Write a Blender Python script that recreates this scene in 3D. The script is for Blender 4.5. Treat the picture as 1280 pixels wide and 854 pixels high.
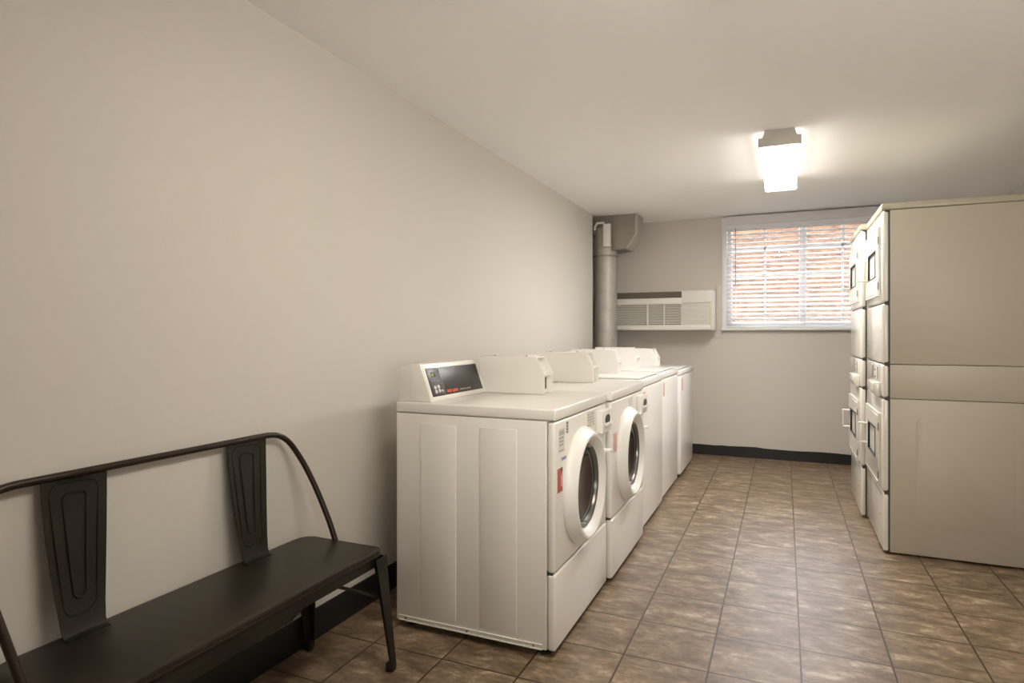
import bpy, bmesh, math, random
from mathutils import Vector, Matrix
random.seed(4)
PI = math.pi
for o in list(bpy.data.objects): bpy.data.objects.remove(o)
scene = bpy.context.scene
COL = scene.collection

# ------------------------------------------------------------------ camera, world, sun, exposure
CAM_H = 1.23
FOCAL_PX = 777.6
cam = bpy.data.cameras.new('camera')
cam.sensor_fit = 'HORIZONTAL'; cam.sensor_width = 36.0
cam.lens = FOCAL_PX / 1280 * 36.0
cam.shift_y = -10 / 1280
cam.clip_start = 0.05
camo = bpy.data.objects.new('camera', cam); COL.objects.link(camo)
camo.location = (0, 0, CAM_H); camo.rotation_euler = (math.radians(90), 0, math.radians(23.64))
scene.camera = camo

vs = scene.view_settings
vs.view_transform = 'Standard'; vs.look = 'None'; vs.gamma = 1.0; vs.use_curve_mapping = False
vs.exposure = 0.27

WORLD_STRENGTH = 12.0
SUN_STRENGTH = 4.5
FAR_LAMP = 46.0      # far ceiling lamp, diffuser emission
NEAR_LAMP = 23.0      # unseen lamps added overhead and behind, for even brightness
world = bpy.data.worlds.new('world'); scene.world = world
world.use_nodes = True
wn = world.node_tree.nodes; wn.clear()
wo = wn.new('ShaderNodeOutputWorld'); wb = wn.new('ShaderNodeBackground')
wb.inputs['Color'].default_value = (0.86, 0.90, 1.0, 1); wb.inputs['Strength'].default_value = WORLD_STRENGTH
world.node_tree.links.new(wb.outputs[0], wo.inputs[0])

sun = bpy.data.lights.new('sun', 'SUN'); sun.energy = SUN_STRENGTH; sun.angle = math.radians(1.0)
sun.color = (1.0, 0.93, 0.82)
suno = bpy.data.objects.new('sun', sun); COL.objects.link(suno)
suno.rotation_euler = (math.radians(42), 0, math.radians(18))   # high, from behind the building, onto the brick wall outside

FILL_W = 150.0       # added unseen fill spot beside the camera, aimed up at the ceiling ahead
fil = bpy.data.lights.new('added_fill_spot', 'SPOT'); fil.shadow_soft_size = 0.55
fil.energy = FILL_W; fil.color = (1.0, 0.96, 0.90); fil.spot_size = math.radians(110); fil.spot_blend = 1.0
filo = bpy.data.objects.new('added_fill_spot', fil); COL.objects.link(filo)
filo.location = (1.1, 0.0, 1.35)
filo.rotation_euler = (Vector((-0.1, 3.0, 2.4)) - Vector(filo.location)).to_track_quat('-Z', 'Y').to_euler()

# ------------------------------------------------------------------ materials
def mat(name, color, rough=0.5, metal=0.0, coat=0.0, emis=None, estr=0.0, bump=0.0, bscale=60.0, vary=0.0, vscale=3.0, spec=0.5):
    m = bpy.data.materials.new(name); m.use_nodes = True
    nt = m.node_tree; N = nt.nodes; L = nt.links
    b = N['Principled BSDF']
    b.inputs['Base Color'].default_value = (*color, 1)
    b.inputs['Roughness'].default_value = rough
    b.inputs['Metallic'].default_value = metal
    b.inputs['Coat Weight'].default_value = coat
    b.inputs['Coat Roughness'].default_value = 0.12
    b.inputs['Specular IOR Level'].default_value = spec
    tc = N.new('ShaderNodeTexCoord')
    if vary > 0:
        n = N.new('ShaderNodeTexNoise'); n.inputs['Scale'].default_value = vscale; n.inputs['Detail'].default_value = 4
        r = N.new('ShaderNodeValToRGB')
        r.color_ramp.elements[0].position = 0.3; r.color_ramp.elements[1].position = 0.7
        r.color_ramp.elements[0].color = (*[c * (1 - vary) for c in color], 1)
        r.color_ramp.elements[1].color = (*[min(1, c * (1 + vary)) for c in color], 1)
        L.new(tc.outputs['Object'], n.inputs['Vector']); L.new(n.outputs['Fac'], r.inputs['Fac']); L.new(r.outputs['Color'], b.inputs['Base Color'])
    if bump > 0:
        n = N.new('ShaderNodeTexNoise'); n.inputs['Scale'].default_value = bscale; n.inputs['Detail'].default_value = 3
        bp = N.new('ShaderNodeBump'); bp.inputs['Strength'].default_value = bump; bp.inputs['Distance'].default_value = 0.002
        L.new(tc.outputs['Object'], n.inputs['Vector']); L.new(n.outputs['Fac'], bp.inputs['Height']); L.new(bp.outputs['Normal'], b.inputs['Normal'])
    if emis:
        b.inputs['Emission Color'].default_value = (*emis, 1); b.inputs['Emission Strength'].default_value = estr
    return m

M = {}
M['wall'] = mat('wall_paint', (0.62, 0.585, 0.525), 0.75, bump=0.25, bscale=45)
M['wall_back'] = mat('wall_paint_back', (0.60, 0.55, 0.49), 0.7, bump=0.25, bscale=45)
M['ceiling'] = mat('ceiling_paint', (0.93, 0.915, 0.885), 0.8, bump=0.2, bscale=50)
M['vinyl'] = mat('black_vinyl', (0.012, 0.011, 0.011), 0.5)
M['white_paint'] = mat('white_gloss_paint', (0.80, 0.79, 0.78), 0.35)
M['enamel'] = mat('cream_enamel', (0.79, 0.765, 0.70), 0.30, coat=0.35)
M['enamel_white'] = mat('white_enamel', (0.84, 0.825, 0.79), 0.30, coat=0.35)
M['dryer'] = mat('almond_enamel_shaded', (0.46, 0.415, 0.33), 0.45)  # front enamel darkened: shade of the side away from the window
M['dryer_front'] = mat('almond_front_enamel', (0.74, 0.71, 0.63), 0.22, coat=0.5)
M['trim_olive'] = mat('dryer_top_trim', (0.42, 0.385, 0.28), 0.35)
M['plastic'] = mat('white_plastic', (0.74, 0.72, 0.67), 0.35)
M['ring'] = mat('door_ring_plastic', (0.80, 0.785, 0.74), 0.30, coat=0.2)
M['glass_dark'] = mat('dark_door_glass', (0.008, 0.007, 0.006), 0.10, spec=0.3)
M['inner_grey'] = mat('door_inner_ring', (0.16, 0.15, 0.14), 0.25, metal=0.5)
M['gasket'] = mat('black_rubber', (0.015, 0.014, 0.013), 0.5)
M['dark_gap'] = mat('dark_recess', (0.05, 0.045, 0.04), 0.6)
M['display'] = mat('display_panel', (0.022, 0.018, 0.016), 0.34)
M['display_grey'] = mat('display_keypad', (0.075, 0.065, 0.075), 0.3)
M['button'] = mat('silver_button', (0.62, 0.60, 0.57), 0.35, metal=0.2)
M['orange_ink'] = mat('orange_ink', (0.70, 0.10, 0.03), 0.5)
M['pale_ink'] = mat('pale_ink', (0.50, 0.48, 0.42), 0.5)
M['digit'] = mat('display_digit', (0.45, 0.42, 0.10), 0.5, emis=(0.6, 0.55, 0.12), estr=0.35)
M['grey_ink'] = mat('grey_ink', (0.17, 0.16, 0.14), 0.5)
M['label_and_pane_glare'] = mat('label_and_pane_glare', (0.62, 0.60, 0.55), 0.4)  # paper labels, also the painted reflection in the dryer panes
M['red_label'] = mat('red_label', (0.42, 0.06, 0.05), 0.45)
M['pink_label'] = mat('pink_label', (0.60, 0.36, 0.31), 0.45)
M['blue_ink'] = mat('blue_ink', (0.12, 0.10, 0.45), 0.5)
M['screw'] = mat('screw_steel', (0.28, 0.26, 0.23), 0.35, metal=0.9)
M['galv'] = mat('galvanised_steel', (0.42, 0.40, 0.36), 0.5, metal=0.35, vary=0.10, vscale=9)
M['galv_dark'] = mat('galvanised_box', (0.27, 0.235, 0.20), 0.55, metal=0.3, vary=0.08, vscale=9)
M['pvc'] = mat('pale_pvc', (0.72, 0.69, 0.62), 0.4)
M['lamp_metal'] = mat('lamp_housing', (0.55, 0.52, 0.46), 0.45)
M['diffuser_far'] = mat('lamp_diffuser_far', (0.9, 0.9, 0.9), 0.5, emis=(1.0, 0.96, 0.91), estr=FAR_LAMP)
M['diffuser_near'] = mat('lamp_diffuser_near', (0.9, 0.9, 0.9), 0.5, emis=(1.0, 0.92, 0.81), estr=NEAR_LAMP)
M['diffuser_far_side'] = mat('lamp_diffuser_far_side', (0.9, 0.9, 0.9), 0.5, emis=(1.0, 0.96, 0.91), estr=FAR_LAMP * .04)
M['diffuser_near_side'] = mat('lamp_diffuser_near_side', (0.9, 0.9, 0.9), 0.5, emis=(1.0, 0.92, 0.81), estr=NEAR_LAMP * .5)
M['diffuser_back'] = mat('lamp_diffuser_back', (0.9, 0.9, 0.9), 0.5, emis=(1.0, 0.92, 0.81), estr=NEAR_LAMP * .45)  # glow of the lamp added behind the viewer
M['diffuser_back_side'] = mat('lamp_diffuser_back_side', (0.9, 0.9, 0.9), 0.5, emis=(1.0, 0.92, 0.81), estr=NEAR_LAMP * .25)
M['ac'] = mat('air_conditioner_plastic', (0.66, 0.63, 0.57), 0.45)
M['ac_dark'] = mat('air_conditioner_louvre_bay', (0.10, 0.085, 0.06), 0.6)
M['ac_shadow'] = mat('air_conditioner_grille_back', (0.20, 0.18, 0.15), 0.7)
M['blind'] = mat('blind_slat_white', (0.82, 0.81, 0.80), 0.42)
M['valance'] = mat('blind_valance_shaded', (0.74, 0.71, 0.72), 0.45)  # lavender grey: the valance's shade is put into the colour
M['cord'] = mat('blind_cord', (0.70, 0.70, 0.70), 0.6)
M['wand'] = mat('blind_wand', (0.09, 0.085, 0.08), 0.3)
M['bench'] = mat('gunmetal', (0.030, 0.027, 0.020), 0.42, metal=0.55, vary=0.25, vscale=7, bump=0.1, bscale=30)
M['bench_seat'] = mat('bench_seat_brown', (0.021, 0.015, 0.009), 0.42, metal=0.15, vary=0.3, vscale=5)
M['bench_tube'] = mat('bench_tube_brown', (0.030, 0.020, 0.013), 0.30, metal=0.5)
M['rubber'] = mat('brown_rubber', (0.020, 0.010, 0.007), 0.6)
M['tube_white'] = mat('concrete_ground', (0.55, 0.52, 0.48), 0.9, vary=0.15)

# thin vinyl slats let part of the daylight through
_nt = M['blind'].node_tree; _b = _nt.nodes['Principled BSDF']; _o = _nt.nodes['Material Output']
_t = _nt.nodes.new('ShaderNodeBsdfTranslucent'); _t.inputs['Color'].default_value = (0.90, 0.90, 0.90, 1)
_m = _nt.nodes.new('ShaderNodeMixShader'); _m.inputs[0].default_value = 0.42
_nt.links.new(_b.outputs[0], _m.inputs[1]); _nt.links.new(_t.outputs[0], _m.inputs[2]); _nt.links.new(_m.outputs[0], _o.inputs[0])

# clear pane: mostly transparent, thin reflection
gm = bpy.data.materials.new('window_glass'); gm.use_nodes = True
N = gm.node_tree.nodes; N.clear(); L = gm.node_tree.links
o_ = N.new('ShaderNodeOutputMaterial'); mx = N.new('ShaderNodeMixShader'); tr = N.new('ShaderNodeBsdfTransparent'); gl = N.new('ShaderNodeBsdfGlossy')
fr = N.new('ShaderNodeFresnel'); fr.inputs['IOR'].default_value = 1.12; gl.inputs['Roughness'].default_value = 0.02
L.new(fr.outputs[0], mx.inputs[0]); L.new(tr.outputs[0], mx.inputs[1]); L.new(gl.outputs[0], mx.inputs[2]); L.new(mx.outputs[0], o_.inputs[0])
M['glass'] = gm

# floor tiles
TILE = 0.31
def floor_material():
    m = bpy.data.materials.new('stone_floor_tiles'); m.use_nodes = True
    nt = m.node_tree; N = nt.nodes; L = nt.links; b = N['Principled BSDF']
    tc = N.new('ShaderNodeTexCoord'); mp = N.new('ShaderNodeMapping')
    mp.inputs['Location'].default_value = (3.819 * TILE + 10 * TILE, -11.60 * TILE + 40 * TILE, 0)
    L.new(tc.outputs['Object'], mp.inputs['Vector'])
    br = N.new('ShaderNodeTexBrick'); br.offset = 0.0; br.squash = 1.0
    br.inputs['Scale'].default_value = 1.0; br.inputs['Brick Width'].default_value = TILE; br.inputs['Row Height'].default_value = TILE
    br.inputs['Mortar Size'].default_value = 0.0035; br.inputs['Mortar Smooth'].default_value = 0.1; br.inputs['Bias'].default_value = 0
    br.inputs['Color1'].default_value = (0, 0, 0, 1); br.inputs['Color2'].default_value = (1, 1, 1, 1); br.inputs['Mortar'].default_value = (0.5, 0.5, 0.5, 1)
    L.new(mp.outputs[0], br.inputs['Vector'])
    # streaky stone veining: noise stretched along X, warped; shifted per tile
    add = N.new('ShaderNodeVectorMath'); add.operation = 'MULTIPLY_ADD'
    comb = N.new('ShaderNodeCombineXYZ'); L.new(br.outputs['Color'], comb.inputs[2])
    add.inputs[1].default_value = (1, 1, 7.0)
    L.new(comb.outputs[0], add.inputs[0]); L.new(mp.outputs[0], add.inputs[2])
    st = N.new('ShaderNodeMapping'); st.inputs['Scale'].default_value = (1.0, 2.0, 1.0); L.new(add.outputs[0], st.inputs['Vector'])
    n1 = N.new('ShaderNodeTexNoise'); n1.inputs['Scale'].default_value = 7.5; n1.inputs['Detail'].default_value = 9; n1.inputs['Roughness'].default_value = 0.66; n1.inputs['Distortion'].default_value = 0.35
    L.new(st.outputs[0], n1.inputs['Vector'])
    r1 = N.new('ShaderNodeValToRGB'); e = r1.color_ramp.elements
    e[0].position = 0.32; e[0].color = (0.105, 0.066, 0.036, 1)
    e[1].position = 0.68; e[1].color = (0.46, 0.36, 0.25, 1)
    k = e.new(0.47); k.color = (0.185, 0.127, 0.078, 1)
    k = e.new(0.58); k.color = (0.275, 0.198, 0.130, 1)
    L.new(n1.outputs['Fac'], r1.inputs['Fac'])
    n2 = N.new('ShaderNodeTexNoise'); n2.inputs['Scale'].default_value = 38; n2.inputs['Detail'].default_value = 5; n2.inputs['Roughness'].default_value = 0.7
    L.new(mp.outputs[0], n2.inputs['Vector'])
    r2 = N.new('ShaderNodeValToRGB'); r2.color_ramp.elements[0].position = 0.3; r2.color_ramp.elements[0].color = (0.70, 0.70, 0.70, 1)
    r2.color_ramp.elements[1].position = 0.7; r2.color_ramp.elements[1].color = (1.18, 1.18, 1.16, 1); L.new(n2.outputs['Fac'], r2.inputs['Fac'])
    mu = N.new('ShaderNodeMix'); mu.data_type = 'RGBA'; mu.blend_type = 'MULTIPLY'; mu.inputs[0].default_value = 1
    L.new(r1.outputs[0], mu.inputs[6]); L.new(r2.outputs[0], mu.inputs[7])
    mg = N.new('ShaderNodeMix'); mg.data_type = 'RGBA'; L.new(br.outputs['Fac'], mg.inputs[0]); L.new(mu.outputs[2], mg.inputs[6]); mg.inputs[7].default_value = (0.040, 0.022, 0.011, 1)
    L.new(mg.outputs[2], b.inputs['Base Color'])
    rr = N.new('ShaderNodeMapRange'); rr.inputs[3].default_value = 0.30; rr.inputs[4].default_value = 0.50
    L.new(n2.outputs['Fac'], rr.inputs[0]); L.new(rr.outputs[0], b.inputs['Roughness'])
    inv = N.new('ShaderNodeMath'); inv.operation = 'MULTIPLY_ADD'; inv.inputs[1].default_value = -1.0; inv.inputs[2].default_value = 1.0
    L.new(br.outputs['Fac'], inv.inputs[0])
    ad = N.new('ShaderNodeMath'); ad.operation = 'MULTIPLY_ADD'; ad.inputs[1].default_value = 0.25; L.new(n1.outputs['Fac'], ad.inputs[0]); L.new(inv.outputs[0], ad.inputs[2])
    bp = N.new('ShaderNodeBump'); bp.inputs['Strength'].default_value = 0.5; bp.inputs['Distance'].default_value = 0.003
    L.new(ad.outputs[0], bp.inputs['Height']); L.new(bp.outputs[0], b.inputs['Normal'])
    return m
M['floor'] = floor_material()

def brick_material():
    m = bpy.data.materials.new('red_brick'); m.use_nodes = True
    nt = m.node_tree; N = nt.nodes; L = nt.links; b = N['Principled BSDF']; b.inputs['Roughness'].default_value = 0.9
    tc = N.new('ShaderNodeTexCoord'); sp = N.new('ShaderNodeSeparateXYZ'); cb = N.new('ShaderNodeCombineXYZ')
    L.new(tc.outputs['Object'], sp.inputs[0]); L.new(sp.outputs[0], cb.inputs[0]); L.new(sp.outputs[2], cb.inputs[1])
    br = N.new('ShaderNodeTexBrick'); br.inputs['Scale'].default_value = 1; br.inputs['Brick Width'].default_value = 0.21; br.inputs['Row Height'].default_value = 0.072
    br.inputs['Mortar Size'].default_value = 0.006; br.inputs['Bias'].default_value = 0.1
    br.inputs['Color1'].default_value = (0.066, 0.027, 0.011, 1); br.inputs['Color2'].default_value = (0.086, 0.047, 0.022, 1); br.inputs['Mortar'].default_value = (0.105, 0.084, 0.062, 1)
    L.new(cb.outputs[0], br.inputs['Vector'])
    n = N.new('ShaderNodeTexNoise'); n.inputs['Scale'].default_value = 8; n.inputs['Detail'].default_value = 5; L.new(cb.outputs[0], n.inputs['Vector'])
    r = N.new('ShaderNodeValToRGB'); r.color_ramp.elements[0].position = 0.35; r.color_ramp.elements[0].color = (0.55, 0.50, 0.5, 1); r.color_ramp.elements[1].position = 0.6; r.color_ramp.elements[1].color = (1.1, 1.1, 1.05, 1)
    L.new(n.outputs['Fac'], r.inputs['Fac'])
    mu = N.new('ShaderNodeMix'); mu.data_type = 'RGBA'; mu.blend_type = 'MULTIPLY'; mu.inputs[0].default_value = 1
    L.new(br.outputs['Color'], mu.inputs[6]); L.new(r.outputs[0], mu.inputs[7]); L.new(mu.outputs[2], b.inputs['Base Color'])
    bp = N.new('ShaderNodeBump'); bp.invert = True; bp.inputs['Distance'].default_value = 0.01; L.new(br.outputs['Fac'], bp.inputs['Height']); L.new(bp.outputs[0], b.inputs['Normal'])
    return m
M['brick'] = brick_material()

# ------------------------------------------------------------------ mesh helpers
def merge(dst, src):
    me = bpy.data.meshes.new('tmp'); src.to_mesh(me); dst.from_mesh(me); bpy.data.meshes.remove(me); src.free()
def box(bm, x0, x1, y0, y1, z0, z1, bev=0.0, seg=2):
    t = bmesh.new(); bmesh.ops.create_cube(t, size=1)
    for v in t.verts:
        v.co = Vector(((x0 + x1) / 2 + v.co.x * (x1 - x0), (y0 + y1) / 2 + v.co.y * (y1 - y0), (z0 + z1) / 2 + v.co.z * (z1 - z0)))
    if bev > 0:
        bmesh.ops.bevel(t, geom=t.edges[:], offset=bev, segments=seg, profile=0.5, affect='EDGES')
    merge(bm, t); return bm
def B(*a, **k): return box(bmesh.new(), *a, **k)
def prism(bm, poly, a0, a1, axis='y', bev=0.0):
    """poly in the two other axes (x,z for y; y,z for x; x,y for z), extruded a0..a1"""
    t = bmesh.new()
    def P(p, a):
        return {'y': (p[0], a, p[1]), 'x': (a, p[0], p[1]), 'z': (p[0], p[1], a)}[axis]
    v0 = [t.verts.new(P(p, a0)) for p in poly]; v1 = [t.verts.new(P(p, a1)) for p in poly]
    t.faces.new(v0); t.faces.new(v1[::-1]); n = len(poly)
    for i in range(n): t.faces.new((v0[i], v0[(i + 1) % n], v1[(i + 1) % n], v1[i]))
    bmesh.ops.recalc_face_normals(t, faces=t.faces[:])
    if bev > 0: bmesh.ops.bevel(t, geom=t.edges[:], offset=bev, segments=2, profile=0.5, affect='EDGES')
    merge(bm, t); return bm
def PR(*a, **k): return prism(bmesh.new(), *a, **k)
def tube(bm, pts, r, n=12, cap=True, ry=None):
    pts = [Vector(p) for p in pts]; rs = r if isinstance(r, (list, tuple)) else [r] * len(pts)
    t = bmesh.new(); rings = []; prev = None
    for i, p in enumerate(pts):
        d = (pts[min(i + 1, len(pts) - 1)] - pts[max(i - 1, 0)]).normalized()
        if prev is None:
            a = Vector((0, 0, 1)) if abs(d.z) < 0.9 else Vector((1, 0, 0)); u = d.cross(a).normalized()
        else:
            u = (prev - d * prev.dot(d)).normalized()
        prev = u; w = d.cross(u)
        rings.append([t.verts.new(p + (u * math.cos(2 * PI * k / n) + w * math.sin(2 * PI * k / n)) * rs[i]) for k in range(n)])
    for a, b in zip(rings, rings[1:]):
        for k in range(n): t.faces.new((a[k], a[(k + 1) % n], b[(k + 1) % n], b[k]))
    if cap: t.faces.new(rings[0][::-1]); t.faces.new(rings[-1])
    bmesh.ops.recalc_face_normals(t, faces=t.faces[:])
    merge(bm, t); return bm
def T(*a, **k): return tube(bmesh.new(), *a, **k)
def lathe_x(bm, prof, cy, cz, n=64, closed=False):
    """prof: list of (x, r) turned about the X axis through (cy, cz)"""
    t = bmesh.new(); rings = []
    for x, r in prof:
        rings.append([t.verts.new((x, cy + r * math.cos(2 * PI * k / n), cz + r * math.sin(2 * PI * k / n))) for k in range(n)] if r > 1e-6 else [t.verts.new((x, cy, cz))])
    pairs = list(zip(rings, rings[1:])) + ([(rings[-1], rings[0])] if closed else [])
    for a, b in pairs:
        for k in range(n):
            q = (k + 1) % n
            if len(a) == 1 and len(b) == 1: continue
            if len(a) == 1: t.faces.new((a[0], b[q], b[k]))
            elif len(b) == 1: t.faces.new((a[k], a[q], b[0]))
            else: t.faces.new((a[k], a[q], b[q], b[k]))
    bmesh.ops.recalc_face_normals(t, faces=t.faces[:])
    merge(bm, t); return bm
def obj(name, bm, m, parent=None, smooth=True):
    me = bpy.data.meshes.new(name)
    if smooth:
        for f in bm.faces: f.smooth = True
        for e in bm.edges:
            if len(e.link_faces) == 2:
                if e.calc_face_angle(0) > math.radians(32): e.smooth = False
            else: e.smooth = False
    bm.to_mesh(me); bm.free(); me.materials.append(M[m] if isinstance(m, str) else m)
    o = bpy.data.objects.new(name, me); COL.objects.link(o)
    if parent: o.parent = parent
    return o
def text(name, s, size, m, parent, mtx, depth=0.0004, sx=1.0, bold=0.0):
    c = bpy.data.curves.new(name, 'FONT'); c.body = s; c.size = size; c.extrude = depth; c.align_x = 'LEFT'; c.offset = bold
    to = bpy.data.objects.new('tmp_text', c); COL.objects.link(to)
    bpy.context.view_layer.update()
    me = bpy.data.meshes.new_from_object(to.evaluated_get(bpy.context.evaluated_depsgraph_get()))
    bpy.data.objects.remove(to)
    me.transform(mtx @ Matrix.Diagonal((sx, 1, 1, 1)))
    me.materials.clear(); me.materials.append(M[m])
    o = bpy.data.objects.new(name, me); COL.objects.link(o); o.parent = parent
    return o
def thing(name, loc, label, cat, group=None):
    o = bpy.data.objects.new(name, None); COL.objects.link(o); o.location = loc; o.empty_display_size = 0.1
    o['label'] = label; o['category'] = cat
    if group: o['group'] = group
    return o
def tag(o, label, cat, group=None):
    o['label'] = label; o['category'] = cat
    if group: o['group'] = group
    return o
def struct(name, bm, m, label, cat):
    o = obj(name, bm, m); o['kind'] = 'structure'; o['label'] = label; o['category'] = cat; return o

# ------------------------------------------------------------------ room shell
XL, XR, YB, YF, ZC = -1.73, 1.71, 6.59, -3.8, 2.40
YJ = 5.93           # the left wall stops here, a shallow alcove with the duct follows
XA = -2.15
struct('floor', B(XA - .15, XR + .15, YF - .15, YB + .2, -0.1, 0.0), 'floor', 'brown mottled stone-look square floor tiles with dark grout', 'floor')
struct('ceiling', B(XA - .15, XR + .15, YF - .15, YB + .2, ZC, ZC + 0.15), 'ceiling', 'smooth off-white painted ceiling', 'ceiling')
bm = B(XA - .15, XL, YF - .15, YJ, 0.0, ZC)
struct('wall_left', bm, 'wall', 'long plain beige wall behind the bench and the washers', 'wall')
struct('wall_alcove', B(XA - .15, XA, YJ, YB, 0, ZC), 'wall', 'beige side of the alcove behind the metal duct', 'wall')
struct('wall_right', B(XR, XR + .15, YF - .15, YB, 0, ZC), 'wall', 'shaded wall on the right behind the stacked dryers', 'wall')
bm = B(XA, XR, YF - .15, YF, 0, ZC)
struct('wall_front', bm, 'wall', 'beige wall behind the viewer', 'wall')
WX0, WX1, WZ0, WZ1 = -0.525, 0.86, 1.30, 2.33
bm = bmesh.new()
box(bm, XA - .15, WX0, YB, YB + .2, 0, ZC); box(bm, WX1, XR + .15, YB, YB + .2, 0, ZC)
box(bm, WX0, WX1, YB, YB + .2, 0, WZ0); box(bm, WX0, WX1, YB, YB + .2, WZ1, ZC)
struct('wall_back', bm, 'wall_back', 'beige back wall with the window and the air conditioner', 'wall')
# baseboards (slightly wavy upper edge on the back one, as in the photograph)
bm = B(XL, XL + 0.006, YF, YJ, 0, 0.125, bev=0.002)
struct('baseboard_left', bm, 'vinyl', 'black vinyl baseboard along the left wall', 'baseboard')
t = []
for i in range(60):
    x = XA + (XR - XA) * i / 59; t.append((x, 0.098 + 0.003 * math.sin(i * .7) + (0.006 if -0.6 < x < -0.2 else 0) + 0.002 * random.random()))
bm = PR([(XA, 0.0)] + [(XR, 0.0)] + t[::-1], YB - 0.006, YB, 'y')
struct('baseboard_back', bm, 'vinyl', 'black vinyl baseboard along the back wall', 'baseboard')
struct('baseboard_right', B(XR - 0.006, XR, YF, YB, 0, 0.10, bev=0.002), 'vinyl', 'black vinyl baseboard along the right wall', 'baseboard')

# window: two sashes side by side, each two panes wide and four rows high
wf = bmesh.new(); Y0, Y1 = YB + 0.07, YB + 0.12
xm = 0.165
box(wf, WX0, WX0 + .04, Y0, Y1, WZ0, WZ1, .004); box(wf, WX1 - .04, WX1, Y0, Y1, WZ0, WZ1, .004)
box(wf, WX0, WX1, Y0, Y1, WZ1 - .04, WZ1, .004); box(wf, WX0, WX1, Y0, Y1, WZ0, WZ0 + .05, .004)
box(wf, xm - .032, xm + .032, Y0 - .01, Y1 + .01, WZ0, WZ1, .004)
for a, b in ((WX0 + .04, xm - .032), (xm + .032, WX1 - .04)):
    mxx = (a + b) / 2; box(wf, mxx - .011, mxx + .011, Y0 + .01, Y1 - .01, WZ0, WZ1, .002)
for k in (1, 2, 3):
    z = WZ0 + .01 + (WZ1 - WZ0 - .01) * k / 4; box(wf, WX0, WX1, Y0 + .01, Y1 - .01, z - .013, z + .013, .002)
w1 = struct('window_1', wf, 'white_paint', 'white framed window of small panes looking onto a brick wall', 'window')
obj('pane', B(WX0 + .02, WX1 - .02, YB + .094, YB + .097, WZ0 + .02, WZ1 - .02), 'glass', w1)
struct('trim_1', B(-0.575, WX0, YB - .012, YB, 1.262, 2.39, .003), 'white_paint', 'white strip of casing down the left side of the window', 'trim')
struct('trim_2', B(-0.575, 0.92, YB - .06, YB + .07, 1.262, 1.285, .004), 'white_paint', 'thin white window sill below the blind', 'trim')
struct('trim_3', B(-0.64, -0.577, YB - .008, YB, 1.19, 1.71, .002), 'wall_back', 'painted patch strip between the air conditioner and the window', 'trim')
# outside
struct('wall_outside', B(-6.5, 7.0, 10.5, 10.75, -0.5, 3.05), 'brick', 'sunlit orange brick wall seen through the blind', 'wall')
struct('ground_outside', B(-6.5, 7.0, YB + .2, 10.5, 0.6, 0.7), 'tube_white', 'pale concrete ground outside the window', 'ground')

# ------------------------------------------------------------------ window blind
bl = thing('window_blind', (0.16, YB - 0.045, 1.29), 'white horizontal slatted blind with a thin dark wand over the window', 'blind')
bx0, bx1 = -0.535 - .16, 0.90 - .16
obj('valance', B(bx0, bx1, -0.035, 0.030, 1.012, 1.098, .004), 'valance', bl)
obj('head_rail', B(bx0 + .01, bx1 - .01, -0.030, 0.028, 0.965, 1.011, .004), 'blind', bl)
bm = bmesh.new(); NS = 22; PITCH = 0.0437
for i in range(NS):
    z = 0.045 + i * PITCH; a = math.radians(29); w = 0.025
    # slightly crowned slat
    prof = []
    for s in (-1, -.5, 0, .5, 1):
        y = s * w; h = 0.0022 * (1 - s * s); prof.append((y * math.cos(a) - h * math.sin(a), z + y * math.sin(a) + h * math.cos(a)))
    pl = prof + [(y, zz - 0.0026) for y, zz in prof[::-1]]
    prism(bm, pl, bx0 + .012, bx1 - .012, 'x')
obj('slats', bm, 'blind', bl)
obj('bottom_rail', B(bx0 + .012, bx1 - .012, -0.022, 0.026, 0.0, 0.022, .004), 'blind', bl)
for cx in (-0.60, 0.013, 0.62):
    bm = bmesh.new()
    for yy in (-0.027, 0.027): tube(bm, [(cx, yy, 0.01), (cx, yy, 0.97)], 0.0012, 6)
    obj('ladder_cord', bm, 'cord', bl)
obj('wand', T([(-0.605, -0.045, 0.98), (-0.600, -0.050, 0.95), (-0.600, -0.052, 0.40)], [0.002, 0.0035, 0.0035], 8), 'wand', bl)

# ------------------------------------------------------------------ ceiling lamps
def ceiling_lamp(y0, y1, label, dm):
    t = thing('ceiling_lamp', (-0.025, (y0 + y1) / 2, ZC), label, 'ceiling lamp', 'wraparound ceiling lamps down the middle of the room')
    l = (y1 - y0) / 2
    obj('housing', PR([(-.078, 0), (.078, 0), (.078, -.014), (.055, -.036), (-.055, -.036), (-.078, -.014)], -l, l, 'y'), 'lamp_metal', t)
    for s in (-1, 1):
        obj('end_cap', PR([(-.078, 0), (.078, 0), (.092, -.040), (.114, -.042), (.114, -.092), (-.114, -.092), (-.114, -.042), (-.092, -.040)],
            s * l - .008 if s < 0 else l - .012, s * l + .012 if s < 0 else l + .008, 'y', bev=.0015), 'lamp_metal', t)
    d = obj('diffuser', PR([(-.108, -.040), (.108, -.040), (.104, -.088), (-.104, -.088)], -l + .014, l - .014, 'y'), dm + '_side', t)
    obj('diffuser_lens', PR([(-.104, -.0885), (.104, -.0885), (.098, -.096), (-.098, -.096)], -l + .014, l - .014, 'y'), dm, d)
    return t
ceiling_lamp(3.88, 5.10, 'white glowing box lamp on the ceiling above the aisle between the machines', 'diffuser_far')
ceiling_lamp(-2.70, -1.48, 'added unseen warm box light on the ceiling farthest from the blind, behind the viewer', 'diffuser_back')  # added behind the viewer to even out the room's brightness
ceiling_lamp(0.80, 2.02, 'added unseen warm box lamp on the ceiling nearest the viewer, beside the bench', 'diffuser_near')  # added overhead out of view, placed after the left wall's bright spot

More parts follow.
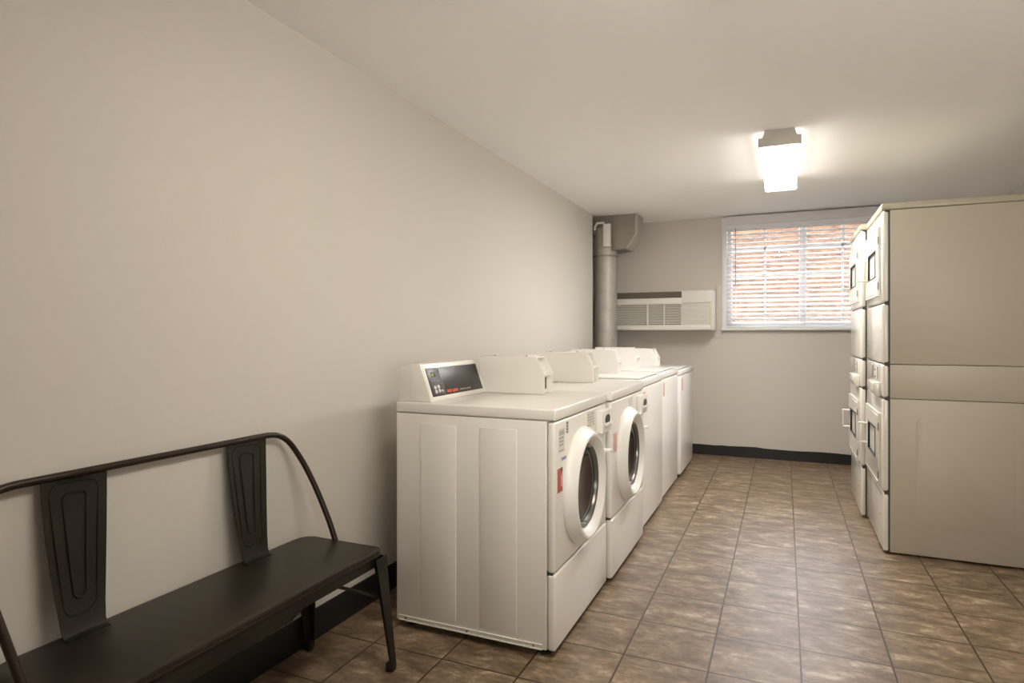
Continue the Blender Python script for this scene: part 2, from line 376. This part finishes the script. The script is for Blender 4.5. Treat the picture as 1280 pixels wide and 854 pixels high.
# ------------------------------------------------------------------ washers
def console_basis():
    p0 = Vector((-0.200, 0, 0.943)); p1 = Vector((-0.255, 0, 1.100)); s = (p1 - p0).normalized(); n = Vector((s.z, 0, -s.x))
    return p0, s, n, (p1 - p0).length
def on_console(y, d, lift=0.0006):
    p0, s, n, _ = console_basis(); o = p0 + s * d + n * lift
    m = Matrix(((0, s.x, n.x, o.x), (1, s.y, n.y, y), (0, s.z, n.z, o.z), (0, 0, 0, 1))); return m
def slab_on_console(y0, y1, d0, d1, th):
    t = B(y0, y1, d0, d1, 0, th, bev=min(.0008, th / 3))
    bmesh.ops.transform(t, matrix=on_console(0, 0, 0.0), verts=t.verts[:]); return t
def console(root, ya, yb, full, em, top=0.943):
    dz = top - 0.943
    prof = [(-.358, .943 + dz), (-.354, 1.086 + dz), (-.300, 1.100 + dz), (-.255, 1.100 + dz), (-.200, .943 + dz)]
    c = obj('console', PR(prof, ya, yb, 'y', bev=.003), em, root)
    # end cap with a seam
    obj('console_end', PR([(-.300, .945 + dz), (-.304, 1.102 + dz), (-.253, 1.102 + dz), (-.197, .945 + dz)], ya - .003, ya + .004, 'y', bev=.001), em, c)
    if full:
        fr = slab_on_console(ya + .008, yb - .006, .006, .158, .003); obj('console_bezel', fr, em, c)
        d = slab_on_console(ya + .022, yb - .018, .020, .146, .0042); dd = obj('display', d, 'display', c)
        k = slab_on_console(ya + .030, ya + .125, .026, .140, .0048); obj('keypad', k, 'display_grey', dd)
        def scr(y0, y1, d0, d1, m, nm): obj(nm, slab_on_console(y0, y1, d0, d1, .0054), m, dd)
        scr(ya + .052, ya + .088, .104, .128, 'gasket', 'screen')
        for j, (yy, dd_) in enumerate([(.055, .040), (.083, .042), (.055, .058), (.083, .060), (.108, .040)]):
            b = bmesh.new(); bmesh.ops.create_cone(b, cap_ends=True, segments=20, radius1=.0088 if j < 4 else .0062, radius2=.0078 if j < 4 else .0054, depth=.005)
            bmesh.ops.transform(b, matrix=on_console(ya + yy, dd_, .0065), verts=b.verts[:]); obj('button', b, 'button', dd)
        for j in range(4):
            b = bmesh.new(); bmesh.ops.create_cone(b, cap_ends=True, segments=10, radius1=.0022, radius2=.0022, depth=.001)
            bmesh.ops.transform(b, matrix=on_console(ya + .050 + j * .019, .088, .0052), verts=b.verts[:]); obj('indicator', b, 'pale_ink', dd)
        text('digits', '45', .018, 'digit', dd, on_console(ya + .054, .108, .0058))
        text('brand_text', 'SPEED QUEEN', .0155, 'orange_ink', dd, on_console(ya + .148, .030, .0044), bold=.0008)
        text('small_text', 'COMMERCIAL LAUNDRY', .0095, 'pale_ink', dd, on_console(ya + .263, .031, .0044), sx=1.0)
        text('instruction_text', 'SELECT CYCLE   INSERT COINS   START', .0065, 'pale_ink', dd, on_console(ya + .160, .136, .0044))
        ln = slab_on_console(ya + .131, ya + .1325, .022, .142, .0048); obj('divider_line', ln, 'pale_ink', dd)
    return c
def meter_case(root, y0, w, em, top=0.943):
    dz = top - .943
    prof = [(-.223, .944 + dz), (-.223, 1.118 + dz), (.072, 1.118 + dz), (.115, 1.038 + dz), (.115, .944 + dz)]
    inner = [(-.221, .945 + dz), (-.221, 1.110 + dz), (.052, 1.110 + dz), (.092, 1.032 + dz), (.092, .945 + dz)]
    bm = bmesh.new()
    prism(bm, prof, y0, y0 + .004, 'y'); prism(bm, prof, y0 + w - .004, y0 + w, 'y')
    box(bm, -.223, .074, y0 + .001, y0 + w - .001, 1.112 + dz, 1.119 + dz, .001)
    box(bm, -.223, -.219, y0 + .001, y0 + w - .001, .945 + dz, 1.115 + dz)
    c = obj('meter_case', bm, em, root)
    obj('case_front', PR(inner, y0 + .005, y0 + w - .005, 'y'), em, c)
    obj('case_slot', B(.0921, .094, y0 + w * .3, y0 + w * .7, .965 + dz, 1.020 + dz, .0005), 'dark_gap', c)
    bm = B(.088, .1145, y0 + .004, y0 + w - .004, 1.030 + dz, 1.040 + dz, .001)
    obj('coin_ledge', bm, em, c)
    for xx in (-.17, .0):
        b = bmesh.new(); bmesh.ops.create_uvsphere(b, u_segments=10, v_segments=6, radius=.005); bmesh.ops.scale(b, vec=(1, 1, .6), verts=b.verts[:])
        bmesh.ops.translate(b, vec=(xx, y0 + w * .5, 1.121 + dz), verts=b.verts[:]); obj('screw', b, 'screw', c)
    return c
def feet(root, hw=.37):
    for x in (-.30, .30):
        for y in (-hw + .05, hw - .05):
            obj('levelling_foot', T([(x, y, 0), (x, y, .008), (x, y, .012), (x, y, .06)], [.022, .022, .010, .010], 14), 'gasket', root)
def cabinet(root, em, hw, ztop, detail):
    bm = B(-.351, .322, -hw, hw, .030, ztop - .045, .004)
    for s in (-1, 1):   # pressed panels on both sides
        for a, b in ((-.232, -.066), (.040, .200)):
            y0, y1 = (-hw - .003, -hw + .01) if s < 0 else (hw - .01, hw + .003)
            box(bm, a, b, y0, y1, .066, ztop - .084, .0028, 2)
        y0, y1 = (-hw - .005, -hw + .01) if s < 0 else (hw - .01, hw + .005)
        box(bm, -.338, .305, y0, y1, .030, .034, .001); box(bm, -.338, .305, y0, y1, .0475, .0510, .001)
    o = obj('cabinet', bm, em, root)
    if detail:
        for x in (-.305, -.017, .268):
            b = bmesh.new(); bmesh.ops.create_uvsphere(b, u_segments=12, v_segments=6, radius=.005); bmesh.ops.scale(b, vec=(1, .5, 1), verts=b.verts[:])
            bmesh.ops.translate(b, vec=(x, -hw - .0005, .0405), verts=b.verts[:]); obj('screw', b, 'screw', o)
    return o
def sticker(root, x, y0, y1, z0, z1, m, name='sticker'):
    return obj(name, B(x, x + .0008, y0, y1, z0, z1), m, root)

def front_loader(xf, yn, label, case_y, em='enamel', hw=.37, detail=True):
    t = thing('front_load_washer', (xf - .355, yn + hw, 0), label, 'washing machine', 'coin washers along the left wall')
    cab = cabinet(t, em, hw, .943, detail)
    obj('top_panel', B(-.353, .359, -hw - .002, hw + .002, .9, .943, .0065, 3), em, t)
    # front: upper panel with the door bulge, lower panel
    obj('front_panel', B(.324, .355, -hw, hw, .324, .894, .010, 3), em, t)
    obj('lower_panel', B(.324, .357, -hw, hw, .030, .318, .010, 3), em, t)
    obj('seam_strip', B(.320, .345, -hw + .004, hw - .004, .314, .330), 'dark_gap', t)
    feet(t, hw)
    cy, cz = -.035, .590
    d = obj('door', lathe_x(bmesh.new(), [(.352, .240), (.358, .2445), (.366, .2445), (.374, .241), (.401, .221), (.406, .216), (.407, .208), (.403, .201), (.380, .180), (.366, .173), (.352, .168)], cy, cz, 96), 'ring', t)
    obj('inner_ring', lathe_x(bmesh.new(), [(.353, .176), (.376, .172), (.384, .166), (.378, .158), (.356, .150)], cy, cz, 72), 'inner_grey', d)
    obj('door_glass', lathe_x(bmesh.new(), [(.3565, .165), (.366, .155), (.373, .140), (.371, .110), (.366, .06), (.364, 0)], cy, cz, 72), 'glass_dark', d)
    # door pull peg and hinge cover
    obj('door_pull', B(.385, .425, cy + .215, cy + .250, .69, .706, .004), 'ring', d)
    # detergent drawer
    dr = bmesh.new(); box(dr, .352, .384, .205, .360, .768, .872, .006, 2)
    dw = obj('detergent_drawer', dr, em, t)
    hb = lathe_x(bmesh.new(), [(.3835, .0), (.3835, .026), (.3845, .028), (.3848, .024)], 0, 0, 28)
    hb2 = bmesh.new(); hb.free()
    lathe_x(hb2, [(.3846, .024), (.3852, .024), (.3852, 0)], 0, 0, 28); bmesh.ops.scale(hb2, vec=(1, 1.9, .95), verts=hb2.verts[:]); bmesh.ops.translate(hb2, vec=(0, .285, .828), verts=hb2.verts[:])
    obj('drawer_grip_recess', hb2, 'dark_gap', dw)
    obj('drawer_grip', B(.382, .396, .240, .330, .800, .813, .004), em, dw)
    if detail:
        s = sticker(t, .3551, -hw + .045, -hw + .110, .770, .862, 'label_and_pane_glare', 'instruction_label')
        for k in range(3): obj('printed_line', B(.3559, .3563, -hw + .050, -hw + .105, .850 - k * .0055, .852 - k * .0055), 'grey_ink', s)
        for r_ in range(3):
            for c_ in range(3):
                obj('printed_icon', B(.3559, .3563, -hw + .056 + c_ * .016, -hw + .064 + c_ * .016, .797 + r_ * .013, .803 + r_ * .013), 'grey_ink', s)
        obj('printed_line', B(.3559, .3563, -hw + .050, -hw + .105, .776, .779), 'grey_ink', s)
        s = sticker(t, .3551, -hw + .135, -hw + .158, .835, .890 - .01, 'grey_ink', 'black_tag')
        for k in range(3): obj('printed_line', B(.3559, .3563, -hw + .139, -hw + .154, .842 + k * .012, .846 + k * .012), 'label_and_pane_glare', s)
        s = sticker(t, .3551, .050, .165, .815, .884, 'label_and_pane_glare', 'programme_chart')
        for k in range(5):
            for c_ in range(4):
                if (k * 3 + c_ * 5) % 7 != 3: obj('printed_icon', B(.3559, .3563, .058 + c_ * .026, .073 + c_ * .026, .822 + k * .012, .8255 + k * .012), 'grey_ink', s)
        s = sticker(t, .3551, -hw + .075, -hw + .135, .735, .752, 'label_and_pane_glare', 'blue_printed_label')
        for k in range(6): obj('printed_letter', B(.3559, .3563, -hw + .079 + k * .009, -hw + .085 + k * .009, .738, .749 - (k % 2) * .003), 'blue_ink', s)
        s = sticker(t, .3551, -hw + .030, -hw + .088, .620, .712, 'red_label', 'red_warning_sticker')
        obj('printed_arrow', PR([(-hw + .066, .640), (-hw + .084, .640), (-hw + .084, .672), (-hw + .078, .690), (-hw + .062, .672), (-hw + .066, .672)], .3559, .3564, 'x'), 'pink_label', s)
        obj('sticker_tab', B(.3559, .3563, -hw + .072, -hw + .088, .696, .712), 'gasket', s)
    else:
        sticker(t, .3551, -hw + .030, -hw + .100, .640, .735, 'pink_label', 'pink_warning_sticker')
        sticker(t, .3551, .000, .090, .835, .880, 'label_and_pane_glare', 'programme_chart')
    console(t, -hw + .030, .168 if detail else .30, detail, em)
    meter_case(t, case_y - (yn + hw), .115, em)
    return t
def top_loader(xf, yn, label, case_y, ztop, hw=.36, em='enamel_white', cw=.11, sy=.05):
    t = thing('top_load_washer', (xf - .355, yn + hw, 0), label, 'washing machine', 'coin washers along the left wall')
    cabinet(t, em, hw, ztop, False)
    obj('front_panel', B(.318, .355, -hw, hw, .030, ztop - .046, .012, 3), em, t)
    feet(t, hw)
    obj('top_panel', B(-.353, .359, -hw - .002, hw + .002, ztop - .043, ztop, .0065, 3), em, t)
    li = obj('lid', B(-.17, .325, -hw + .05, hw - .05, ztop + .0005, ztop + .012, .005, 2), em, t)
    obj('lid_gap', B(-.176, .329, -hw + .046, hw - .046, ztop - .001, ztop + .001), 'dark_gap', li)
    obj('toe_kick', B(.300, .330, -hw + .02, hw - .02, .0, .03), 'gasket', t)
    sticker(t, .3551, -hw + sy, -hw + sy + .065, ztop - .175, ztop - .075, 'pink_label', 'pink_warning_sticker')
    console(t, -hw + .02, hw - .02, False, em, ztop)
    cy = case_y - (yn + hw)
    meter_case(t, cy, cw, em, ztop)
    return t
front_loader(-.790, 2.205, 'cream front-load washer nearest the viewer, with the black display console and red sticker', 2.735)
front_loader(-.772, 2.975, 'cream front-load washer with round door, second from the bench', 3.484, detail=False)
top_loader(-.798, 3.790, 'white top-load washer right behind the second round-door washer', 4.17, .943)
top_loader(-.812, 4.560, 'white top-load washer between its twin and the lower last machine', 4.84, .943)
top_loader(-.805, 5.410, 'last and lowest white top-load washer, nearest the back wall', 5.62, .918, hw=.375, cw=.16)

# ------------------------------------------------------------------ stacked dryers
def stacked_dryer(yn, label, w=.69, x0=0.502):
    t = thing('stacked_dryer', (x0, yn, 0), label, 'stacked dryer', 'stacked dryers on the right')
    D = .72
    # side / body cabinets
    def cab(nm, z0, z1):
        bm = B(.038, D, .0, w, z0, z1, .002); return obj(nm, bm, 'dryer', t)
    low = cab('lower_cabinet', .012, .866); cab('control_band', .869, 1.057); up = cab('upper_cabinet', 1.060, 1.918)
    # shallow pressed field on the near side of the lower cabinet
    def rect(a, b, c, d, r):
        pts = []
        for (cx, cz, s) in ((b - r, d - r, 0), (a + r, d - r, 1), (a + r, c + r, 2), (b - r, c + r, 3)):
            for k in range(7):
                an = (s + k / 6) * PI / 2; pts.append((cx + r * math.cos(an), cz + r * math.sin(an)))
        return pts
    obj('pressed_field', PR(rect(.16, .60, .17, .78, .05), -.0016, .002, 'y', bev=.0012), 'dryer', low)
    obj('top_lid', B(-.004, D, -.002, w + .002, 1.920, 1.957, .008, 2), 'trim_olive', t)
    def front(nm, z0, z1, x=0.0, m='dryer_front', bev=.014):
        return obj(nm, B(x, .036, .002, w - .002, z0, z1, bev, 3), m, t)
    front('toe_panel', .010, .338, .004)
    lf = front('lower_front', .345, .864)
    cp = front('control_panel', .870, 1.056)
    front('middle_panel', 1.062, 1.397)
    uf = front('upper_front', 1.403, 1.917)
    obj('shadow_joint', B(.012, .0385, .004, w - .004, .012, 1.918), 'dark_gap', t)
    def door(par, z0, z1, wz0, wz1):
        ya, yb = .06, w - .035; wa, wb = .17, w - .19
        dbm = bmesh.new(); X0, X1 = -.014, .002
        for (a, b, c, d) in ((ya, wa, z0, z1), (wb, yb, z0, z1), (wa, wb, z0, wz0), (wa, wb, wz1, z1)):
            box(dbm, X0, X1, a - (.0005 if a == wa else 0), b + (.0005 if b == wb else 0), c, d, .0)
        bmesh.ops.remove_doubles(dbm, verts=dbm.verts[:], dist=.0001)
        d = obj('door', dbm, 'dryer_front', par)
        g = bmesh.new()
        for (a, b, c, e_) in ((wa - .002, wa + .003, wz0 - .004, wz1 + .004), (wb - .010, wb + .004, wz0 - .004, wz1 + .004), (wa, wb, wz1 - .006, wz1 + .004), (wa, wb, wz0 - .002, wz0 + .002)):
            box(g, -.0175, .0, a, b, c, e_, .001)
        obj('window_gasket', g, 'gasket', d)
        obj('door_window', B(-.006, -.002, wa + .004, wb - .004, wz0 + .004, wz1 - .004), 'label_and_pane_glare', d)  # pale colour stands for the reflection on the glass
        # pressed outline on the door
        for (c, e_) in ((z1 - .018, z1 - .014), (z0 + .014, z0 + .018)):
            obj('door_edge_rib', B(-.0165, -.012, ya + .02, yb - .02, c, e_, .001), 'dryer_front', d)
        for z in (z1 - .075, z0 + .055):
            obj('hinge', B(-.0165, -.010, ya - .004, ya + .010, z - .022, z + .022, .002), 'grey_ink', d)
        h = bmesh.new(); hy = yb - .065; hz = (wz0 + wz1) / 2 - .005
        for zz in (hz - .062, hz + .062): box(h, -.060, -.012, hy - .012, hy + .040, zz - .004, zz + .004, .002)
        box(h, -.062, -.056, hy - .012, hy + .040, hz - .064, hz + .064, .002)
        obj('handle', h, 'dryer_front', d)
        return d
    door(lf, .372, .775, .510, .680)
    door(uf, 1.446, 1.835, 1.560, 1.712)
    # control panel: coin slot plate, slots, coin drawer with ledge
    pl = obj('coin_plate', B(-.006, .002, .10, .46, .955, 1.045, .002), 'dryer_front', cp)
    obj('coin_slot', B(-.0075, -.005, .135, .150, .962, 1.036, .001), 'gasket', pl)
    for z in (.975, 1.015): obj('coin_slide_slot', B(-.0075, -.005, .24, .28, z - .005, z + .005, .001), 'gasket', pl)
    obj('slide_recess', B(-.0072, -.005, .33, .42, .955 + .006, 1.036, .001), 'grey_ink', pl)
    cb_ = obj('coin_box', PR([(-.040, .948), (.0, .952), (.0, .872), (-.022, .872), (-.036, .905)], .065, .33, 'y', bev=.003), 'dryer_front', cp)
    for y, z in ((.11, 1.05), (.40, 1.05)):
        b = bmesh.new(); bmesh.ops.create_uvsphere(b, u_segments=10, v_segments=6, radius=.004); bmesh.ops.translate(b, vec=(-.001, y, z), verts=b.verts[:]); obj('screw', b, 'screw', cp)
    b = bmesh.new(); bmesh.ops.create_uvsphere(b, u_segments=10, v_segments=6, radius=.005); bmesh.ops.translate(b, vec=(.005, .12, .19), verts=b.verts[:])
    obj('screw', b, 'screw', t)
    return t
stacked_dryer(4.018, 'tall cream stacked dryer whose whole side faces the viewer, nearer of the pair')
stacked_dryer(4.735, 'tall cream stacked dryer farther off, between its twin and the window', x0=0.466)

# ------------------------------------------------------------------ bench
bt = thing('metal_bench', (-1.52, 1.335, 0), 'dark gunmetal bench with curved tube back and two pressed back slats against the left wall', 'bench')
# local: x -> world -1.52 + x ; front edge .185, back edge -.18 ; y +-0.555
HB = .552; HL = .512
def rrect(x0, x1, y0, y1, rs):
    pts = []
    for (cx, cy, s, r) in ((x1, y1, 0, rs[0]), (x0, y1, 1, rs[1]), (x0, y0, 2, rs[2]), (x1, y0, 3, rs[3])):
        sx = -1 if s in (0, 3) else 1; sy = -1 if s in (0, 1) else 1
        for k in range(9):
            an = (s + k / 8) * PI / 2; pts.append((cx + sx * r + r * math.cos(an), cy + sy * r + r * math.sin(an)))
    return pts
seat = obj('seat', PR(rrect(-.178, .187, -HL, HB, (.035, .06, .06, .035)), .432, .452, 'z', bev=.005), 'bench_seat', bt)
obj('seat_apron', PR(rrect(-.172, .180, -HL + .006, HB - .006, (.03, .055, .055, .03)), .392, .4325, 'z', bev=.002), 'bench', bt)
obj('front_rail', PR([(-HL + .05, .393), (.10, .393), (.16, .393), (.10, .372), (-HL + .05, .366)], .150, .177, 'x', bev=.002), 'bench', bt)
obj('seat_lip', T([(x, y, .434) for x, y in rrect(-.177, .186, -HL, HB, (.035, .06, .06, .035))] + [(rrect(-.177, .186, -HL, HB, (.035, .06, .06, .035))[0][0], rrect(-.177, .186, -HL, HB, (.035, .06, .06, .035))[0][1], .434)], .0045, 8), 'bench_tube', bt)
def leg(sx, sy):
    x0 = .166 if sx > 0 else -.152; x1 = .205 if sx > 0 else -.176; hb = HB if sy > 0 else HL; y0 = sy * (hb - .03); y1 = sy * (hb + .018)
    def ring(x, y, w, z):   # channel section, open towards the inside
        ux, uy = sx, sy
        return [(x + ux * .5 * w, y + uy * .5 * w, z), (x - ux * .5 * w, y + uy * .5 * w, z), (x - ux * .5 * w, y + uy * .5 * w - uy * .004, z),
                (x + ux * .5 * w - ux * .010, y + uy * .5 * w - uy * .006, z), (x + ux * .5 * w - ux * .006, y + uy * .5 * w - uy * .010, z),
                (x + ux * .5 * w - ux * .004, y - uy * .5 * w, z), (x + ux * .5 * w, y - uy * .5 * w, z)]
    t = bmesh.new(); R = []
    for f, w in ((0, .062), (.25, .052), (.5, .043), (.8, .033), (1, .027)):
        z = .425 - (.425 - .012) * f; R.append([t.verts.new(p) for p in ring(x0 + (x1 - x0) * f, y0 + (y1 - y0) * f, w, z)])
    for a, b in zip(R, R[1:]):
        for k in range(7): t.faces.new((a[k], a[(k + 1) % 7], b[(k + 1) % 7], b[k]))
    t.faces.new(R[0]); t.faces.new(R[-1][::-1]); bmesh.ops.recalc_face_normals(t, faces=t.faces[:])
    l = obj('leg', t, 'bench', bt)
    f = bmesh.new(); prism(f, [(-.0145, -.0145), (.0145, -.0145), (.0145, .0145), (-.0145, .0145)], 0, .032, 'z', bev=.003)
    bmesh.ops.translate(f, vec=(x1, y1 - sy * .002, 0), verts=f.verts[:]); obj('foot_cap', f, 'rubber', l)
for sx in (-1, 1):
    for sy in (-1, 1): leg(sx, sy)
# arched diagonal braces from legs to the middle of the frame
for sx in (-1, 1):
    for sy in (-1, 1):
        pts = []
        for k in range(9):
            f = k / 8; pts.append((sx * .165 * (1 - f) + 0.0, sy * ((HB if sy > 0 else HL) - .02 - f * .30), .275 + .118 * math.sin(f * PI / 2)))
        obj('brace', T(pts, .006, 8), 'bench', bt)
# back tube: from the seat side, up and round
def smooth(pts, n=6):
    P = [Vector(p) for p in pts]; out = []
    for i in range(len(P) - 1):
        a, b, c, d = P[max(i - 1, 0)], P[i], P[i + 1], P[min(i + 2, len(P) - 1)]
        for k in range(n):
            t = k / n; out.append(0.5 * ((2 * b) + (c - a) * t + (2 * a - 5 * b + 4 * c - d) * t * t + (3 * b - a - 3 * c + d) * t ** 3))
    out.append(P[-1]); return out
def half(y_, g):     # from the seat side up, leaning back to the wall, round into the top rail
    return [(-.030, y_, .440), (-.060, y_ - g * .004, .52), (-.100, y_ - g * .016, .62), (-.135, y_ - g * .036, .71), (-.160, y_ - g * .062, .778),
            (-.174, y_ - g * .092, .825), (-.181, y_ - g * .130, .852), (-.184, y_ - g * .175, .862), (-.185, y_ - g * .23, .863), (-.185, y_ - g * .34, .863)]
full = smooth(half(.550, 1) + [(-.185, -.30, .863), (-.185, -.40, .863), (-.184, -.45, .862), (-.181, -.498, .852), (-.174, -.525, .825), (-.160, -.540, .778),
                           (-.135, -.540, .71), (-.100, -.528, .62), (-.060, -.515, .52), (-.030, -.505, .44)])
obj('back_tube', T(full, .0105, 14), 'bench_tube', bt)
def slat(yc):
    # tapered pressed sheet, wider at the top, foot flared forward onto the seat
    t = bmesh.new(); rows = []
    prof = [(-.188, .868, .083), (-.186, .80, .082), (-.178, .70, .076), (-.168, .60, .068), (-.158, .52, .060), (-.150, .475, .056), (-.142, .458, .055), (-.128, .4535, .055)]
    NY = 8
    for x, z, hw in prof:
        rows.append([(x + .006 * (abs(k / NY * 2 - 1)) ** 3, yc + hw * (k / NY * 2 - 1), z) for k in range(NY + 1)])
    vt = [[t.verts.new(p) for p in r_] for r_ in rows]
    for a, b in zip(vt, vt[1:]):
        for k in range(NY): t.faces.new((a[k], a[k + 1], b[k + 1], b[k]))
    bmesh.ops.recalc_face_normals(t, faces=t.faces[:])
    bmesh.ops.solidify(t, geom=t.faces[:], thickness=.003)
    s = obj('back_slat', t, 'bench', bt)
    # pressed rounded outlines following the slat
    def xat(z):
        for (xa, za, _), (xb, zb, _) in zip(prof, prof[1:]):
            if zb <= z <= za: return xa + (xb - xa) * (za - z) / (za - zb)
        return prof[-1][0]
    def outline(z0, z1, h0, h1, r_):
        pts = []
        for (cy, cz, s_) in ((h1, z1, 0), (-h1, z1, 1), (-h0, z0, 2), (h0, z0, 3)):
            sy = -1 if s_ in (0, 3) else 1; sz = -1 if s_ in (0, 1) else 1
            for k in range(6):
                an = (s_ + k / 5) * PI / 2; y = cy + sy * r_ + r_ * math.cos(an); z = cz + sz * r_ + r_ * math.sin(an); pts.append((xat(z) + .0035, yc + y, z))
        pts.append(pts[0]); return pts
    obj('pressed_outline', T(outline(.505, .845, .042, .062, .03), .0036, 6, cap=False), 'bench', s)
    obj('pressed_outline', T(outline(.545, .815, .016, .030, .015), .0032, 6, cap=False), 'bench', s)
slat(1.033 - 1.335); slat(1.603 - 1.335)

# ------------------------------------------------------------------ air conditioner
ac = thing('air_conditioner', (-1.165, YB, 1.262), 'white wall air conditioner with louvred grille left of the window', 'air conditioner')
AW, AH, AD = .535, .390, .29
bm = B(-AW, AW, -AD + .03, 0, 0, AH, .006)
box(bm, -AW + .002, AW - .002, -AD, -AD + .04, 0.001, .055, .006); box(bm, -AW + .002, .24, -AD, -AD + .04, .262, .322, .006)
box(bm, -AW, -AW + .03, -AD - .001, -AD + .04, 0, AH - .01, .006); box(bm, AW - .03, AW, -AD - .001, -AD + .04, 0, AH, .006)
box(bm, .235, AW - .001, -AD - .002, -AD + .04, .268, AH - .001, .006)
for xx in (-.10, .065, .235): box(bm, xx - .007, xx + .007, -AD + .001, -AD + .04, .04, .28, .002)
obj('casing', bm, 'ac', ac)
obj('discharge_bay', B(-AW + .03, .235, -AD + .026, -AD + .034, .320, AH - .004), 'ac_dark', ac)
obj('grille_back', B(-AW + .03, .235, -AD + .024, -AD + .031, .05, .265), 'ac_shadow', ac)
gr = bmesh.new()
for k in range(13):
    z = .062 + k * .0158; prism(gr, [(-AD + .004, z), (-AD + .004, z + .006), (-AD + .026, z + .012), (-AD + .026, z + .006)], -AW + .03, .235, 'x')
obj('grille', gr, 'ac', ac)
gr = bmesh.new(); box(gr, .240, AW - .03, -AD + .014, -AD + .031, .05, .265)
for k in range(11): box(gr, .245, AW - .034, -AD + .004, -AD + .02, .062 + k * .0185, .071 + k * .0185, .002)
obj('side_grille', gr, 'ac', ac)
obj('control_flap', B(.27, AW - .06, -AD - .005, -AD + .003, .335, .378, .002), 'ac', ac)

# ------------------------------------------------------------------ duct in the corner
du = thing('ventilation_duct', (-1.655, 6.13, 0), 'round galvanised metal duct rising to a boxed elbow in the far left corner', 'duct')
obj('duct_pipe', T([(0, 0, 0.0), (0, 0, 2.02)], .118, 40), 'galv', du)
up = bmesh.new(); tube(up, [(0, 0, 2.00), (0, 0, 2.20), (.0, 0, 2.28)], [.121, .121, .121], 40)
obj('duct_sleeve', up, 'galv', du)
bd = bmesh.new(); lt = [(0, 0, 1.995), (0, 0, 2.012)]; tube(bd, lt, .1245, 40)
b_ = obj('draw_band', bd, 'galv_dark', du)
for an in (-1.9, -0.9):
    s = bmesh.new(); bmesh.ops.create_uvsphere(s, u_segments=10, v_segments=6, radius=.008); bmesh.ops.translate(s, vec=(.127 * math.cos(an), .127 * math.sin(an), 2.004), verts=s.verts[:]); obj('screw', s, 'screw', b_)
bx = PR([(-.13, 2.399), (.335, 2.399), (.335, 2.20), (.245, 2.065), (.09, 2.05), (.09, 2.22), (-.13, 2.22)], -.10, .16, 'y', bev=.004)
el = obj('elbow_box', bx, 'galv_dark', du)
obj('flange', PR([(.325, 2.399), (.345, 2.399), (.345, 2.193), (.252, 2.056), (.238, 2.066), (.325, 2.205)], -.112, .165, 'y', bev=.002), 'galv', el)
cb2 = thing('conduit_box', (-1.595, 5.975, 2.085), 'small pale upright box fixed to the front of the duct', 'conduit box')
obj('box_body', B(-.036, .036, -.028, .028, 0, .22, .006), 'pvc', cb2)
obj('elbow_pipe', T([(-.02, 0, .2), (-.04, 0, .235), (-.10, 0, .235), (-.125, 0, .20), (-.13, .01, .17)], .012, 10), 'pvc', cb2)
